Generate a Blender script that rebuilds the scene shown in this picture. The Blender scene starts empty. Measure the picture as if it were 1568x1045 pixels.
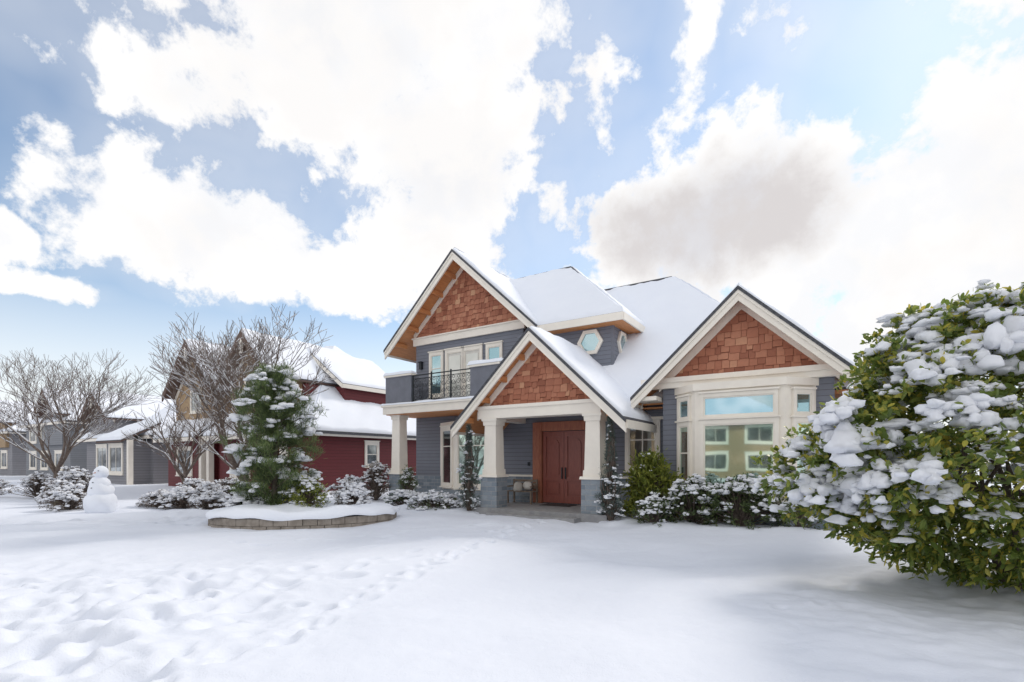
import bpy, bmesh, math, random, numpy as np
from mathutils import Vector
R=random.Random(7); rng=np.random.default_rng(7)
scene=bpy.context.scene
ROT=math.radians(-32.68)
CR,SR=math.cos(ROT),math.sin(ROT)
def L2W(u,v): return (u*CR-v*SR, u*SR+v*CR)

# ------------------------------------------------------------ node helpers
class NT:
    def __init__(s,nt): s.nt=nt
    def n(s,t,**k):
        nd=s.nt.nodes.new(t)
        for a,b in k.items(): setattr(nd,a,b)
        return nd
    def lk(s,a,b): s.nt.links.new(a,b)
    def put(s,sock,v):
        if isinstance(v,bpy.types.NodeSocket): s.lk(v,sock)
        else: sock.default_value=v
    def M(s,op,a,b=None,c=None,clamp=False):
        nd=s.n('ShaderNodeMath',operation=op); nd.use_clamp=clamp
        s.put(nd.inputs[0],a)
        if b is not None: s.put(nd.inputs[1],b)
        if c is not None: s.put(nd.inputs[2],c)
        return nd.outputs[0]
    def mix(s,f,a,b,bt='MIX'):
        nd=s.n('ShaderNodeMix',data_type='RGBA',blend_type=bt)
        s.put(nd.inputs[0],f)
        s.put(nd.inputs[6],a if isinstance(a,bpy.types.NodeSocket) else (*a,1))
        s.put(nd.inputs[7],b if isinstance(b,bpy.types.NodeSocket) else (*b,1))
        return nd.outputs[2]
    def noise(s,vec,scale,detail=3,rough=.5,dist=0):
        nd=s.n('ShaderNodeTexNoise'); nd.inputs['Scale'].default_value=scale
        nd.inputs['Detail'].default_value=detail; nd.inputs['Roughness'].default_value=rough
        nd.inputs['Distortion'].default_value=dist
        if vec is not None: s.lk(vec,nd.inputs['Vector'])
        return nd.outputs['Fac']
    def smooth(s,v,a,b,t0=0.,t1=1.):
        nd=s.n('ShaderNodeMapRange',interpolation_type='SMOOTHSTEP')
        s.put(nd.inputs[0],v); nd.inputs[1].default_value=a; nd.inputs[2].default_value=b
        nd.inputs[3].default_value=t0; nd.inputs[4].default_value=t1
        return nd.outputs[0]
def newmat(name):
    m=bpy.data.materials.new(name); m.use_nodes=True
    nt=m.node_tree; b=nt.nodes['Principled BSDF']
    return m,NT(nt),b
def bump(T,b,h,strength=.3,dist=.02):
    nd=T.n('ShaderNodeBump'); nd.inputs['Strength'].default_value=strength
    nd.inputs['Distance'].default_value=dist
    T.lk(h,nd.inputs['Height']); T.lk(nd.outputs[0],b.inputs['Normal'])
def simple(name,c1,c2=None,rough=.6,scale=6,bstr=.15,metal=0,bdist=.01,stretch=None):
    m,T,b=newmat(name)
    tc=T.n('ShaderNodeTexCoord').outputs['Object']
    if stretch:
        mp=T.n('ShaderNodeMapping'); mp.inputs['Scale'].default_value=stretch; T.lk(tc,mp.inputs[0]); tc=mp.outputs[0]
    nz=T.noise(tc,scale,5,.6)
    col=T.mix(T.smooth(nz,.3,.7),c1,c2 or tuple(x*.8 for x in c1))
    T.lk(col,b.inputs['Base Color']); b.inputs['Roughness'].default_value=rough
    b.inputs['Metallic'].default_value=metal
    if bstr: bump(T,b,T.noise(tc,scale*6,4),bstr,bdist)
    return m
def siding_mat(name,col,pitch=.15):
    m,T,b=newmat(name)
    tc=T.n('ShaderNodeTexCoord').outputs['Object']
    sp=T.n('ShaderNodeSeparateXYZ'); T.lk(tc,sp.inputs[0])
    fr=T.M('FRACT',T.M('DIVIDE',T.M('ADD',sp.outputs[2],20),pitch))
    line=T.smooth(fr,.86,.97)
    row=T.M('FLOOR',T.M('DIVIDE',T.M('ADD',sp.outputs[2],20),pitch))
    wn=T.n('ShaderNodeTexWhiteNoise',noise_dimensions='1D'); T.lk(row,wn.inputs['W'])
    nz=T.noise(tc,3,4)
    c=T.mix(T.M('MULTIPLY',wn.outputs[0],.35),col,tuple(x*.75 for x in col))
    c=T.mix(T.M('MULTIPLY',nz,.4),c,tuple(min(1,x*1.35) for x in col))
    c=T.mix(T.M('MULTIPLY',line,.75),c,tuple(x*.25 for x in col))
    T.lk(c,b.inputs['Base Color']); b.inputs['Roughness'].default_value=.65
    bump(T,b,T.M('SUBTRACT',1,fr),.6,.02)
    return m
def stone_mat(name):
    m,T,b=newmat(name)
    tc=T.n('ShaderNodeTexCoord').outputs['Object']
    sp=T.n('ShaderNodeSeparateXYZ'); T.lk(tc,sp.inputs[0])
    cb=T.n('ShaderNodeCombineXYZ'); T.lk(T.M('ADD',sp.outputs[0],sp.outputs[1]),cb.inputs[0]); T.lk(sp.outputs[2],cb.inputs[1])
    br=T.n('ShaderNodeTexBrick'); T.lk(cb.outputs[0],br.inputs['Vector'])
    br.inputs['Color1'].default_value=(.15,.19,.23,1); br.inputs['Color2'].default_value=(.32,.36,.40,1)
    br.inputs['Mortar'].default_value=(.38,.38,.38,1); br.inputs['Scale'].default_value=1
    br.inputs['Brick Width'].default_value=.33; br.inputs['Row Height'].default_value=.15; br.inputs['Mortar Size'].default_value=.008
    c=T.mix(T.smooth(T.noise(tc,7,5,.7),.35,.7),br.outputs[0],(.20,.23,.27),'MIX')
    c=T.mix(.45,br.outputs[0],c)
    T.lk(c,b.inputs['Base Color']); b.inputs['Roughness'].default_value=.8
    h=T.M('ADD',T.M('MULTIPLY',br.outputs[1],-1),T.noise(tc,20,5))
    bump(T,b,h,.6,.02)
    return m
def rnd_mat(name,stops,rough=.7,trans=False,nscale=8):
    m,T,b=newmat(name)
    at=T.n('ShaderNodeAttribute',attribute_name='rnd')
    cr=T.n('ShaderNodeValToRGB'); T.lk(at.outputs['Fac'],cr.inputs[0])
    e=cr.color_ramp.elements
    while len(e)<len(stops): e.new(.5)
    for i,(p,c) in enumerate(stops): e[i].position=p; e[i].color=(*c,1)
    tc=T.n('ShaderNodeTexCoord').outputs['Object']
    c=T.mix(T.M('MULTIPLY',T.noise(tc,nscale,2),.35),cr.outputs[0],tuple(x*.6 for x in stops[0][1]))
    T.lk(c,b.inputs['Base Color']); b.inputs['Roughness'].default_value=rough
    if trans:
        tr=T.n('ShaderNodeBsdfTranslucent'); T.lk(c,tr.inputs[0])
        ms=T.n('ShaderNodeMixShader'); ms.inputs[0].default_value=.45
        T.lk(b.outputs[0],ms.inputs[1]); T.lk(tr.outputs[0],ms.inputs[2])
        out=[n for n in T.nt.nodes if n.type=='OUTPUT_MATERIAL'][0]; T.lk(ms.outputs[0],out.inputs[0])
    return m
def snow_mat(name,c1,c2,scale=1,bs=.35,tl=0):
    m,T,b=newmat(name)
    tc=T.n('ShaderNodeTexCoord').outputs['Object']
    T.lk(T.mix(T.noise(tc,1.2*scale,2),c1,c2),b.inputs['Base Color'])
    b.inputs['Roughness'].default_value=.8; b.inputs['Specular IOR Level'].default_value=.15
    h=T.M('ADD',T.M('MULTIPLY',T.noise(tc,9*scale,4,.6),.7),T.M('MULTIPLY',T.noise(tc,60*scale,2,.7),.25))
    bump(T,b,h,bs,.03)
    if tl:
        tr=T.n('ShaderNodeBsdfTranslucent'); tr.inputs[0].default_value=(.9,.92,.97,1)
        ms=T.n('ShaderNodeMixShader'); ms.inputs[0].default_value=tl
        T.lk(b.outputs[0],ms.inputs[1]); T.lk(tr.outputs[0],ms.inputs[2])
        out=[n for n in T.nt.nodes if n.type=='OUTPUT_MATERIAL'][0]; T.lk(ms.outputs[0],out.inputs[0])
    return m
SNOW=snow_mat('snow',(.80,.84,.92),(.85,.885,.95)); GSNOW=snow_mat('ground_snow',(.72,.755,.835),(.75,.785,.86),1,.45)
PSNOW=snow_mat('plant_snow',(.91,.93,.97),(.94,.955,.985),1,.3,.3)
SID=siding_mat('grey_lap_siding',(.165,.178,.215))
PANEL=simple('grey_panel',(.17,.18,.215),(.14,.15,.18),.6,3,.05)
TRIM=simple('cream_trim',(.87,.82,.73),(.81,.76,.68),.55,2,.04)
STONE=stone_mat('blue_grey_stone')
SHAKE=rnd_mat('cedar_shakes',[(0,(.30,.105,.06)),(.5,(.46,.185,.11)),(.85,(.58,.27,.165)),(1,(.68,.40,.24))],.75)
ROOFD=simple('dark_roof_shingle',(.05,.055,.065),(.10,.10,.11),.9,12,.4)
WOOD=simple('stained_soffit_wood',(.66,.29,.11),(.50,.20,.075),.5,3,.1,stretch=(12,1,12))
DOORM=simple('mahogany_door',(.30,.09,.065),(.22,.065,.05),.35,4,.1,stretch=(10,10,1))
DOORF=simple('door_frame_wood',(.42,.16,.09),(.30,.10,.06),.5,4,.1,stretch=(10,10,1))
IRON=simple('black_iron',(.03,.035,.04),None,.4,5,0,.6)
CONC=simple('concrete',(.33,.33,.33),(.25,.25,.26),.85,5,.3)
REDS=siding_mat('red_lap_siding',(.13,.018,.022),.18)
BARK=simple('dark_bark',(.09,.065,.05),(.16,.13,.11),.9,10,.5)
TWIG=simple('warm_bark',(.11,.08,.065),(.20,.16,.135),.9,10,.3)
BRN=simple('brown_trim',(.12,.07,.055),None,.7,4,.1)
def glass_mat(name,c,c2,met=.7):
    m,T,b=newmat(name)
    tc=T.n('ShaderNodeTexCoord').outputs['Object']
    T.lk(T.mix(T.smooth(T.noise(tc,.9,2),.4,.6),c,c2),b.inputs['Base Color'])
    b.inputs['Metallic'].default_value=met; b.inputs['Roughness'].default_value=.03
    bump(T,b,T.noise(tc,.8,1),.05,.05)
    return m
GLASS=glass_mat('window_glass_green',(.42,.56,.49),(.58,.70,.62),.85)
GLASSD=glass_mat('window_glass_dark',(.18,.20,.20),(.40,.43,.43),.85)
GLASSB=glass_mat('window_glass_blue',(.32,.50,.55),(.48,.63,.66),.85)
CURT=simple('blind_fabric',(.72,.70,.65),None,.8,3,.05)

# ------------------------------------------------------------ mesh helpers
def empty(name,loc=(0,0,0),rot=0):
    e=bpy.data.objects.new(name,None); e.empty_display_size=.5
    e.location=loc; e.rotation_euler=(0,0,rot); scene.collection.objects.link(e); return e
def obj_from(name,v,f,mat,parent=None,smooth=False,rnd=None,org=(0,0,0)):
    me=bpy.data.meshes.new(name)
    v=np.asarray(v,float)-np.array(org)
    me.from_pydata(v.tolist(),[], f if isinstance(f,list) else f.tolist())
    if rnd is not None:
        a=me.attributes.new('rnd','FLOAT','FACE'); a.data.foreach_set('value',np.asarray(rnd,dtype=np.float32))
    me.materials.append(mat)
    if smooth: me.polygons.foreach_set('use_smooth',[True]*len(me.polygons))
    me.update()
    o=bpy.data.objects.new(name,me); scene.collection.objects.link(o)
    if parent: o.parent=parent
    else: o.location=org
    return o
class Part:
    def __init__(s,name,mat,smooth=False): s.name=name;s.mat=mat;s.v=[];s.f=[];s.r=[];s.smooth=smooth
    def add(s,vs,fs,r=0):
        o=len(s.v); s.v+= [tuple(p) for p in vs]; s.f+=[tuple(i+o for i in f) for f in fs]; s.r+=[r]*len(fs)
    def ext(s,bot,top,r=0):
        n=len(bot)
        s.add(list(bot)+list(top),[tuple(range(n))[::-1],tuple(range(n,2*n))]+[(i,(i+1)%n,(i+1)%n+n,i+n) for i in range(n)],r)
    def box(s,u0,u1,v0,v1,z0,z1,r=0):
        b=[(u0,v0,z0),(u1,v0,z0),(u1,v1,z0),(u0,v1,z0)]
        s.ext(b,[(p[0],p[1],z1) for p in b],r)
    def tbox(s,uc,vc,w0,w1,z0,z1):
        b=[(uc+a*w0,vc+c*w0,z0) for a,c in((-.5,-.5),(.5,-.5),(.5,.5),(-.5,.5))]
        t=[(uc+a*w1,vc+c*w1,z1) for a,c in((-.5,-.5),(.5,-.5),(.5,.5),(-.5,.5))]
        s.ext(b,t)
    def prism(s,pts,v0,v1,r=0):
        s.ext([(u,v0,z) for u,z in pts],[(u,v1,z) for u,z in pts],r)
    def slab(s,pts,dz,off=0):
        s.ext([(p[0],p[1],p[2]+off-dz) for p in pts],[(p[0],p[1],p[2]+off) for p in pts])
    def seg(s,p0,p1,s0,s1,n0,n1,z0,z1,r=0):
        d=np.array(p1,float)-np.array(p0,float); d/=np.linalg.norm(d); n=np.array((d[1],-d[0]))
        P=lambda a,b:tuple(np.array(p0)+d*a+n*b)
        b=[P(s0,n0),P(s1,n0),P(s1,n1),P(s0,n1)]
        s.ext([(*q,z0) for q in b],[(*q,z1) for q in b],r)
    def segpoly(s,p0,p1,pts,n0,n1):
        d=np.array(p1,float)-np.array(p0,float); d/=np.linalg.norm(d); n=np.array((d[1],-d[0]))
        P=lambda a,b,z:(*tuple(np.array(p0)+d*a+n*b),z)
        s.ext([P(a,n0,z) for a,z in pts],[P(a,n1,z) for a,z in pts])
    def done(s,parent,org):
        if not s.v: return
        o=obj_from(s.name,s.v,s.f,s.mat,parent,s.smooth,s.r,org)
        bm=bmesh.new(); bm.from_mesh(o.data); bmesh.ops.recalc_face_normals(bm,faces=bm.faces); bm.to_mesh(o.data); bm.free()
        return o
def params(Ln,e=.16):
    if Ln<1: return np.linspace(0,1,9)
    a=[0,.008,.03,.07,.12,.18]
    mid=np.arange(.35,Ln-.34,.3)
    return np.array(a+list(mid)+[Ln-x for x in a[::-1]])/Ln
def snowgrid(part,p00,p10,p11,p01,th=.15,edges=(1,1,1,0),e=.13):
    p00,p10,p11,p01=[np.array(p,float) for p in (p00,p10,p11,p01)]
    LA=max(np.linalg.norm(p10-p00),np.linalg.norm(p11-p01)); LB=max(np.linalg.norm(p01-p00),np.linalg.norm(p11-p10))
    A=params(LA);B=params(LB)
    pr=lambda d:math.sqrt(max(0,1-(1-min(d/e,1))**2))
    vs=[];fs=[]
    ph=R.random()*9
    for b in B:
        for a in A:
            p=(p00*(1-a)+p10*a)*(1-b)+(p01*(1-a)+p11*a)*b
            w=1
            if edges[0]: w=min(w,pr(a*LA))
            if edges[1]: w=min(w,pr((1-a)*LA))
            if edges[2]: w=min(w,pr(b*LB))
            if edges[3]: w=min(w,pr((1-b)*LB))
            t=th*(1+.18*math.sin(p[0]*2.1+ph)*math.sin(p[1]*1.7+p[0])+.12*math.sin(p[0]*5+p[1]*4.3)+.08*math.sin(p[0]*11.3-p[1]*9+ph))
            vs.append((p[0],p[1],p[2]+.003+w*t))
    n=len(A)
    for j in range(len(B)-1):
        for i in range(n-1): fs.append((j*n+i,j*n+i+1,(j+1)*n+i+1,(j+1)*n+i))
    part.add(vs,fs)
def ico(sub=2):
    bm=bmesh.new(); bmesh.ops.create_icosphere(bm,subdivisions=sub,radius=1)
    v=np.array([x.co[:] for x in bm.verts]); f=np.array([[q.index for q in x.verts] for x in bm.faces]); bm.free(); return v,f
ICO2=ico(2);ICO3=ico(3)
def blobs(C,Rd,sub=2,lump=.16,flat=.45):
    C=np.asarray(C,float);Rd=np.asarray(Rd,float); n=len(C)
    bv,bf=ICO3 if sub==3 else ICO2
    V=np.repeat(bv[None],n,0)
    ph=rng.random((n,6,1))*6.28
    x,y,z=V[...,0],V[...,1],V[...,2]
    f=1+lump*np.sin(3.1*x+ph[:,0])*np.cos(2.7*y+ph[:,1])+lump*.8*np.sin(4.3*z+ph[:,2]+2*x)+lump*.5*np.sin(6.5*y+ph[:,3]+3*z)+lump*.35*np.sin(9*x+ph[:,4])*np.sin(8*y+ph[:,5])
    V=V*f[...,None]
    V[...,2]=np.where(V[...,2]<0,V[...,2]*flat,V[...,2])
    if Rd.ndim==1: Rd=np.stack([Rd,Rd,Rd*.7],1)
    an=rng.random(n)*6.28; c,s=np.cos(an)[:,None],np.sin(an)[:,None]
    V=V*Rd[:,None,:]
    X=V[...,0]*c-V[...,1]*s; Y=V[...,0]*s+V[...,1]*c
    V=np.stack([X,Y,V[...,2]],-1)+C[:,None,:]
    F=bf[None]+(np.arange(n)*len(bv))[:,None,None]
    return V.reshape(-1,3),F.reshape(-1,3)
def clumps(C,N,rad,sub=4,lump=.22,droop=.5,zr=.62):
    n=len(C); k=sub
    off=rng.normal(size=(n,k,3))*np.array([.75,.75,.28])*rad[:,None,None]
    out=(off[...,0]*N[:,None,0]+off[...,1]*N[:,None,1])
    off[...,2]-=np.clip(out,0,None)*droop*1.2
    CC=(C[:,None,:]+off).reshape(-1,3)
    rr=(rad[:,None]*rng.uniform(.35,.8,(n,k))).reshape(-1)
    return blobs(CC,np.stack([rr*rng.uniform(.85,1.35,len(rr)),rr*rng.uniform(.7,1.1,len(rr)),rr*rng.uniform(zr*.8,zr*1.3,len(rr))],1),2,lump,.55)
def leaves(P,D,ln,wd,droop=.15):
    n=len(P); D=D/np.linalg.norm(D,axis=1,keepdims=True)
    S=np.cross(D,rng.normal(size=(n,3))*.5+np.array([0,0,1])); S/=np.linalg.norm(S,axis=1,keepdims=True)+1e-9
    N=np.cross(S,D)
    ln=ln[:,None];wd=wd[:,None]
    v=[P,P+D*ln*.35+S*wd*.45-N*wd*.1,P+D*ln*.72+S*wd*.36-N*wd*.1-np.array([0,0,1])*ln*droop*.4,P+D*ln-np.array([0,0,1])*ln*droop,
       P+D*ln*.72-S*wd*.36-N*wd*.1-np.array([0,0,1])*ln*droop*.4,P+D*ln*.35-S*wd*.45-N*wd*.1]
    V=np.stack(v,1).reshape(-1,3)
    o=(np.arange(n)*6)[:,None]
    F=np.concatenate([o+np.array([[0,1,2,3]]),o+np.array([[0,3,4,5]])],0)
    r=rng.random(n); return V,F,np.concatenate([r,r])
def tubes(S,k=5):
    S=np.array(S,float)
    p0,p1,r0,r1=S[:,:3],S[:,3:6],S[:,6],S[:,7]
    d=p1-p0; d/=np.linalg.norm(d,axis=1,keepdims=True)+1e-9
    ref=np.where(np.abs(d[:,2:3])>.9,np.array([[1.,0,0]]),np.array([[0,0,1.]]))
    a=np.cross(d,ref);a/=np.linalg.norm(a,axis=1,keepdims=True); b=np.cross(d,a)
    t=np.arange(k)/k*2*np.pi
    ring=a[:,None]*np.cos(t)[None,:,None]+b[:,None]*np.sin(t)[None,:,None]
    V=np.concatenate([p0[:,None]+ring*r0[:,None,None],p1[:,None]+ring*r1[:,None,None]],1).reshape(-1,3)
    F=[]
    o=(np.arange(len(S))*2*k)[:,None]
    for i in range(k):
        j=(i+1)%k; F.append(o+np.array([[i,j,j+k,i+k]]))
    return V,np.concatenate(F,0)

# ------------------------------------------------------------ MAIN HOUSE
HO=(-8.,18.,0.)
class House:
    def __init__(s,name,org):
        s.org=org; X,Y=L2W(org[0],org[1]); s.e=empty(name,(X,Y,0),ROT); s.p={}
        if name!='craftsman_house': s.P('soffits',BRN)
    def P(s,n,m,smooth=False):
        if n not in s.p: s.p[n]=Part(n,m,smooth)
        return s.p[n]
    def done(s):
        for q in s.p.values(): q.done(s.e,s.org)
H=House('craftsman_house',HO)
wall=H.P('siding_walls',SID); trim=H.P('trim',TRIM); stone=H.P('stone_base',STONE); rdark=H.P('roof_shingles',ROOFD)
rsnow=H.P('roof_snow',SNOW,True); soff=H.P('soffits',WOOD); shake=H.P('gable_shakes',SHAKE)
gl=H.P('window_glass',GLASS); gd=H.P('window_glass_dark',GLASSD); gb=H.P('window_glass_blue',GLASSB)
blind=H.P('window_blinds',CURT)

def roofq(H,p00,p10,p11,p01,snow=.15,edges=(1,1,1,0),under=True,sq=None):
    pts=[p00,p10,p11,p01]
    tri=len(set(map(tuple,pts)))<4
    q=pts if not tri else [p00,p10,p11]
    H.P('roof_shingles',ROOFD).slab(q,.07)
    if under: H.P('soffits',WOOD).slab(q,.10,-.0705)
    snowgrid(H.P('roof_snow',SNOW,True),*(sq or (p00,p10,p11,p01)),snow,edges)
def window(H,p0,p1,s0,s1,z0,z1,glass,fw=.11,mull_v=(),mull_h=(),proud=.07,sill=True,name='window_frames'):
    t=H.P(name,TRIM)
    t.seg(p0,p1,s0-fw,s0,0,proud,z0-fw,z1+fw*1.3); t.seg(p0,p1,s1,s1+fw,0,proud,z0-fw,z1+fw*1.3)
    t.seg(p0,p1,s0,s1,0,proud-.003,z1,z1+fw*1.3); t.seg(p0,p1,s0,s1,0,proud-.003,z0-fw,z0)
    if sill: t.seg(p0,p1,s0-fw-.03,s1+fw+.03,.0,proud+.05,z0-fw-.06,z0-fw-.002)
    t.seg(p0,p1,s0-fw-.04,s1+fw+.04,.0,proud+.04,z1+fw*1.3+.002,z1+fw*1.3+.05)
    i=.035
    for a,b,c,d in((s0,s0+i,z0,z1),(s1-i,s1,z0,z1),(s0+i,s1-i,z0,z0+i),(s0+i,s1-i,z1-i,z1)): t.seg(p0,p1,a,b,.004,.045,c,d)
    for m in mull_v: t.seg(p0,p1,m-.02,m+.02,.004,.04,z0+i,z1-i)
    for m in mull_h: t.seg(p0,p1,s0+i,s1-i,.004,.043,m-.02,m+.02)
    glass.seg(p0,p1,s0+.01,s1-.01,.002,.02,z0+.01,z1-.01)
def gable(H,uc,za,slope,hw,vb,vw,vback,barge_h=.30,wall_hw=None,zbase=None,shakes=True,snow=.15,inner=.2,purl=3,step=.21):
    ze=za-slope*hw
    A=(uc-hw,vb,ze);B=(uc,vb,za);C=(uc+hw,vb,ze)
    A2=(uc-hw,vback,ze);B2=(uc,vback,za);C2=(uc+hw,vback,ze)
    g=.05;i=.07
    roofq(H,A2,A,B,B2,snow,(0,1,1,0),sq=((uc-hw+i,vback,ze+i*slope),(uc-hw+i,vb+g,ze+i*slope),(uc,vb+g,za),B2))
    roofq(H,C,C2,B2,B,snow,(1,0,1,0),sq=((uc+hw-i,vb+g,ze+i*slope),(uc+hw-i,vback,ze+i*slope),B2,(uc,vb+g,za)))
    tr=H.P('trim',TRIM)
    for sg in(-1,1):
        for (dz0,dz1,v0,v1) in((-.10,-.10-barge_h,vb+.002,vb+.07),(-.085,-.085-.10,vb-.035,vb+.0)):
            e=uc+sg*(hw+.02)
            ez=za-slope*(hw+.02)
            tr.prism([(uc,za+dz0),(e,ez+dz0),(e,ez+dz1),(uc,za+dz1)],v0,v1)
        H.P('drip_edge',ROOFD).prism([(uc,za+.015),(uc+sg*(hw+.03),za-slope*(hw+.03)+.015),(uc+sg*(hw+.03),za-slope*(hw+.03)-.083),(uc,za-.083)],vb-.06,vb-.002)
        e0=uc+sg*hw; tr.box(min(e0,e0+sg*.05),max(e0,e0+sg*.05),vb+.07,vback,ze-.26,ze-.03)
        zt=za-.19
        tr.prism([(uc,zt),(uc+sg*wall_hw,zt-slope*wall_hw),(uc+sg*wall_hw,zt-slope*wall_hw-inner*1.35),(uc,zt-inner*1.35)],vw-.07,vw-.001)
        for k in range(purl):
            f=(k+.75)/(purl+.5)
            uu=uc+sg*hw*f; zz=za-slope*hw*f-.175
            H.P('purlins',WOOD).box(uu-.06,uu+.06,vb+.075,vw-.075,zz-.2,zz-.02)
    zt=za-.17
    H.P('gable_backing',SHAKE).prism([(uc-wall_hw,zbase),(uc+wall_hw,zbase),(uc+wall_hw,zt-slope*wall_hw),(uc,zt),(uc-wall_hw,zt-slope*wall_hw)],vw,vw+.15,.2)
    if shakes:
        z=zbase; 
        while z<zt-.1:
            w=(zt-z-.0)/slope; w=min(w,wall_hw)
            x=-w-R.random()*.1
            while x<w:
                ww=R.uniform(.13,.30); x1=min(x+ww,w); x0=max(x,-w)
                if x1-x0>.03:
                    jb=R.choice((0,0,.025,.05,-.03)); o=.045+R.random()*.015
                    ztop=min(z+step+.03, zt-slope*max(abs(x0),abs(x1))) if min(abs(x0),abs(x1))>0 else z+step+.03
                    if ztop>z+.05:
                        a0,a1=uc+x0+.005,uc+x1-.005
                        vs=[(a0,vw-o,z+jb),(a1,vw-o,z+jb),(a1,vw-.001,z+jb),(a0,vw-.001,z+jb),(a0,vw-.018,ztop),(a1,vw-.018,ztop),(a1,vw-.001,ztop),(a0,vw-.001,ztop)]
                        H.P('gable_shakes',SHAKE).add(vs,[(0,3,2,1),(4,5,6,7),(0,1,5,4),(1,2,6,5),(2,3,7,6),(3,0,4,7)],min(1,max(0,R.gauss(.5,.25))))
                x+=ww
            z+=step
wall.box(-16.1,-10.3,16.9,25,0,7.0)
wall.box(-10.8,-4.25,15.6,25,0,3.75)
wall.box(-10.4,-6.42,16.6,21,3.4,6.72)
wall.box(-4.2,.1,14.9,25,.0,3.9)
H.P('corner_boards',PANEL).box(-6.5,-6.405,16.585,16.7,4.4,6.7)
stone.box(-16.16,-10.8,16.82,17.5,-.2,1.05); stone.box(-10.85,-9.02,15.5,15.6,-.2,1.15); stone.box(-6.7,-4.3,15.5,15.6,-.2,1.15)
stone.box(-4.26,.16,14.82,16,-.2,.62)
trim.box(-10.87,-9.02,15.46,15.599,1.15,1.22); trim.box(-6.7,-4.3,15.46,15.599,1.15,1.22)
SL=.925
gable(H,-13.2,10.5,SL,4.0,16.0,16.9,25,.30,3.0,7.3,purl=5)
gable(H,-7.6,5.72,.955,2.98,12.8,13.35,17.5,.26,2.3,3.45,snow=.13,purl=4,step=.19)
gable(H,-2.05,6.36,.945,2.9,14.3,14.9,19.0,.27,2.25,4.12,snow=.13,purl=0,step=.2)
trim.box(-16.2,-10.2,16.8,16.899,7.0,7.3); trim.box(-16.25,-10.15,16.74,16.95,7.3,7.35)
wall.box(-16.1,-10.3,16.9,25,7.0,7.3)
trim.box(-4.75,.65,14.72,14.899,3.86,4.12); trim.box(-4.8,.7,14.66,14.72,4.02,4.16)
trim.box(-4.93,-4.25,14.4,15.2,3.5,3.62)
trim.box(-9.75,-5.45,13.12,13.349,3.1,3.45); trim.box(-9.75,-5.45,13.351,13.65,3.1,3.44)
trim.box(-9.8,-5.4,13.07,13.12,3.4,3.5)
trim.box(-9.75,-9.4,13.65,15.6,3.1,3.4); trim.box(-5.8,-5.45,13.65,15.6,3.1,3.4)
soff.box(-9.74,-5.46,13.66,15.59,3.41,3.45)
m11=(-5.6,21.4,9.42)
roofq(H,(-10.8,15.2,3.62),(.6,15.2,3.62),m11,(-13,21.4,9.42),.16,(0,1,1,1))
roofq(H,(.6,15.2,3.62),(.6,27.6,3.62),m11,m11,.16,(1,1,1,1))
roofq(H,(.6,27.6,3.62),(-13,27.6,3.62),(-13,21.4,9.42),m11,.16,(1,1,1,1))
trim.box(-10.8,-4.9,15.15,15.2,3.33,3.58)
soff.box(-10.8,-4.3,15.2,15.6,3.34,3.38)
roofq(H,(-9.3,16.1,6.78),(-5.9,16.1,6.78),(-9.57,19.77,10.17),(-13,19.77,10.17),.15,(0,1,1,1))
roofq(H,(-5.9,16.1,6.78),(-5.9,23.4,6.78),(-9.57,19.77,10.17),(-9.57,19.77,10.17),.15,(1,1,1,1))
S=[(-13,19.77,10.20,-9.6,19.77,10.20,.09,.09),(-13,21.4,9.47,-5.65,21.4,9.47,.10,.10),(-9.57,19.77,10.2,-8.9,19.1,9.58,.075,.05)]
V,F=tubes(S,6); obj_from('ridge_caps',V,F,ROOFD,H.e,False,None,HO)
trim.box(-9.5,-5.86,16.04,16.1,6.5,6.76); trim.box(-5.9,-5.84,16.1,19,6.5,6.76)
soff.box(-9.5,-5.91,16.11,19,6.5,6.56)
def hexwin(p0,p1,sc,zc,r):
    o=[(sc+math.cos(k*math.pi/3)*r,zc+math.sin(k*math.pi/3)*r) for k in range(6)]
    i=[(sc+math.cos(k*math.pi/3)*r*.72,zc+math.sin(k*math.pi/3)*r*.72) for k in range(6)]
    for k in range(6):
        j=(k+1)%6; H.P('hex_window_frames',TRIM).segpoly(p0,p1,[o[k],o[j],i[j],i[k]],0,.08)
    gb.segpoly(p0,p1,i,.002,.03)
hexwin((-10.4,16.6),(-6.42,16.6),3.12,6.0,.5)
hexwin((-6.42,16.6),(-6.42,21),.85,6.0,.48)
f0,f1=(-16.1,16.9),(-10.3,16.9)
window(H,f0,f1,.95,1.55,4.7,6.45,gb,mull_h=(5.85,))
window(H,f0,f1,1.9,2.72,4.2,6.45,blind,mull_h=(),fw=.12,sill=False)
window(H,f0,f1,2.86,3.68,4.2,6.45,blind,mull_h=(),fw=.12,sill=False)
window(H,f0,f1,4.1,4.7,4.7,6.45,gb,mull_h=(5.85,))
PALE=glass_mat('curtained_glass',(.66,.67,.62),(.75,.75,.70),.25)
for s in(2.0,2.96):
    H.P('curtained_glass',PALE).seg(f0,f1,s,s+.62,.02,.05,4.4,6.3)
IR=H.P('wall_sconces',IRON); IR.seg(f0,f1,.28,.42,0,.12,5.9,6.2); IR.seg(f0,f1,.26,.44,0,.16,6.2,6.25)
trim.box(-16.3,-10.2,15.05,16.9,3.72,4.02); trim.box(-16.36,-10.2,14.99,16.9,4.02,4.1)
soff.box(-16.2,-10.3,15.15,16.89,3.69,3.718)
pan=H.P('balcony_parapet',PANEL)
pan.box(-16.2,-14.7,15.12,15.32,4.1,5.3); pan.box(-16.2,-16.0,15.32,16.9,4.1,5.3); pan.box(-14.9,-14.7,15.32,15.6,4.1,5.3)
pan.box(-11.6,-10.2,15.12,15.32,4.1,5.3); pan.box(-11.6,-11.4,15.32,16.9,4.1,5.3)
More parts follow.
